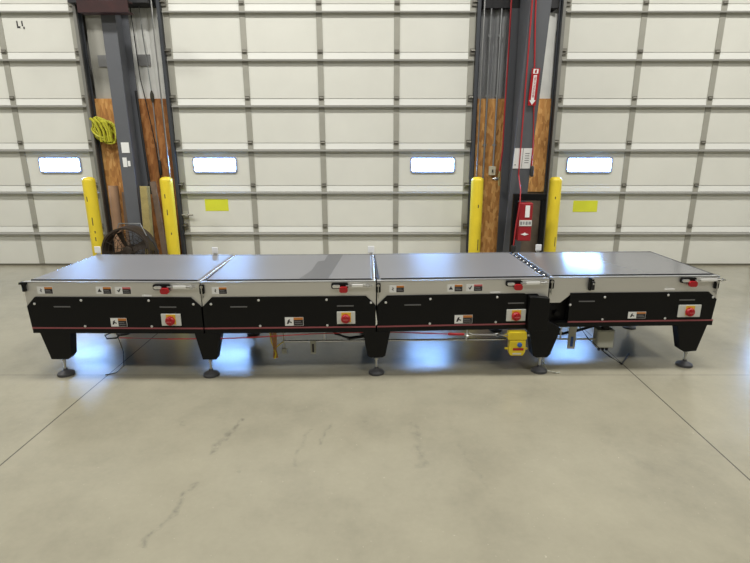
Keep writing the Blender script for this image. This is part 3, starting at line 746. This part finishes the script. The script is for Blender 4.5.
# hanging rod and wiring
o = thing('support_rod', 'long pale metal rod hung beneath the second and third conveyors', 'rod', (0, 3.46, .21))
MB().tube([(-.72, 0, 0), (.91, .02, .010)], .0085, 10).build('rod', 'alu_bright', o, smooth=True)
for x in (-.42, .62): MB().tube([(x, .01, .005), (x, .01, .125)], .006, 8).build('hanger', 'steel', o)
o = thing('wire_bundle', 'bundle of loose brown and yellow wire ends hanging under the second conveyor', 'wires', (-.79, 3.46, .15))
b = MB()
for k in range(7):
    a = random.uniform(-1, 1) * .02; b.tube([(a * 2 - .01, .008 * k - .03, .184), (a, 0, .06), (a * .6, 0, -.01), (a * 1.2, 0, -.07)], .006, 6)
b.build('wires', 'copper', o, smooth=True)
b = MB().tube([(.07, 0, .06), (.03, 0, .03), (.0, 0, .0), (-.02, 0, .05), (-.035, .0, .187)], .005, 6).tube([(0, -.014, .0), (.012, -.014, -.03), (0, -.014, -.07)], .006, 6)
b.build('yellow_wires', 'estop_yellow', o, smooth=True)
o = thing('junction_plate', 'grey flanged plate hanging from the rod under the second conveyor', 'plate', (-.505, 3.452, .115))
MB().box(-.02, .02, -.005, .005, -.0, .105).build('plate', 'grey_box', o, bevel=.003)
MB().box(-.007, .007, -.007, -.005, .015, .08).build('slot', 'ink', o)
o = thing('cable_clip', 'small grey cable clip hanging beside the loose wire bundle', 'clip', (-.72, 3.46, .115))
MB().box(-.02, .02, -.008, .012, 0, .04).build('clip', 'grey_box', o, bevel=.003)
MB().box(-.005, .005, 0, .006, .04, .22).build('strap', 'grey_box', o)
o = MB().tube([(-.40, 3.50, .335), (-.34, 3.46, .272), (-.24, 3.44, .243), (-.10, 3.44, .262), (-.02, 3.48, .335)], .012, 8).build('drooping_cable', 'black_rubber', smooth=True)
tag(o, 'thick black cable drooping below the second conveyor near the middle leg', 'cable')

# under the last conveyor
o = thing('junction_box', 'square beige-grey junction box hung beneath the rightmost conveyor', 'box', (1.68, 3.58, .12))
MB().box(-.063, .063, -.03, .05, 0, .142).build('box', 'grey_box', o, bevel=.004)
MB().box(-.055, .055, -.035, -.03, .008, .134).build('lid', 'grey_box', o)
MB().box(-.02, .02, -.02, .02, .142, .214).build('hanger', 'black', o)
for x in (-.03, 0.0, .03): MB().lathe([(.01, -.03), (.012, -.012), (.012, .0)], (x, 0, 0), 'z', 10).build('cable_gland', 'black_rubber', o)
o = thing('support_rod', 'short beige rod running left from the junction box', 'rod', (1.45, 3.58, .18))
MB().tube([(-.19, 0, 0), (.167, 0, .002)], .007, 8).build('rod', 'cream', o, smooth=True)
MB().tube([(-.1, 0, 0), (-.1, 0, .157)], .006, 8).build('hanger', 'steel', o)
o = thing('mounting_bracket', 'slotted grey bracket hanging beneath the rightmost conveyor left of the box', 'bracket', (1.43, 3.56, .11))
MB().box(-.028, .028, -.004, .004, 0, .227).build('plate', 'grey_box', o)
MB().box(-.010, .010, -.006, -.004, .02, .10).build('slot', 'blue', o)
b = MB().tube([(1.24, 3.60, .213), (1.38, 3.62, .210), (1.48, 3.65, .215), (1.6, 3.66, .25), (1.72, 3.66, .27), (1.80, 3.66, .29), (1.88, 3.68, .336)], .011, 8)
tag(b.build('black_cable', 'black_rubber', smooth=True), 'thick black cable looped above the beige box under the rightmost conveyor', 'cable')
b = MB().tube([(1.50, 3.62, .27), (1.555, 3.56, .19), (1.70, 3.50, .075), (1.80, 3.5, .012), (1.95, 3.7, .008)], .006, 8)
tag(b.build('black_cable', 'black_rubber', smooth=True), 'thin black cable slanting down to the floor under the rightmost conveyor', 'cable')
b = MB().tube([(1.20, 3.47, .14), (1.175, 3.40, .07), (1.20, 3.37, .02), (1.26, 3.36, .006), (1.29, 3.365, .006)], .0055, 8)
tag(b.build('pale_cable', 'grey_box', smooth=True), 'short pale cable curling onto the floor at the fourth foot', 'cable')
b = MB().tube([(-1.87, 3.35, .29), (-1.885, 3.42, .15), (-1.90, 3.43, .03), (-1.93, 3.36, .005), (-1.99, 3.33, .004)], .0025, 6)
tag(b.build('thin_cord', 'black_rubber', smooth=True), 'thin black cord hanging to the floor under the leftmost conveyor', 'cord')

# ------------------------------------------------------------------ light
def area(x, y, z, sx, sy, p, col=(1, .985, .94), rot=(0, 0, 0)):
    l = bpy.data.lights.new('high_bay_lamp', 'AREA'); l.shape = 'RECTANGLE'; l.size = sx; l.size_y = sy; l.energy = p; l.color = col
    o = bpy.data.objects.new('high_bay_lamp', l); C.objects.link(o); o.location = (x, y, z); o.rotation_euler = rot
for x in (-6.4, -2.2, 2.0, 6.2):
    for y, p in ((3.6, 190), (-.2, 112)):
        area(x, y, 6.3, 1.3, .6, p)
w = bpy.data.worlds.new('World'); bpy.context.scene.world = w; w.use_nodes = True
w.node_tree.nodes['Background'].inputs[0].default_value = (.6, .75, 1, 1)
w.node_tree.nodes['Background'].inputs[1].default_value = .3

# ------------------------------------------------------------------ camera
cam = bpy.data.cameras.new('camera'); co = bpy.data.objects.new('camera', cam); C.objects.link(co)
cam.sensor_fit = 'HORIZONTAL'; cam.sensor_width = 36; cam.lens = 36 * 505 / 750
cam.shift_x = -(382 - 375) / 750
co.location = (0, 0, 1.6); co.rotation_euler = (PI / 2 - math.radians(15.13), 0, 0)
cam.clip_end = 60
S = bpy.context.scene; S.camera = co
S.view_settings.view_transform = 'Standard'; S.view_settings.look = 'None'
S.view_settings.exposure = 0.0; S.view_settings.gamma = 1.0; S.view_settings.use_curve_mapping = False
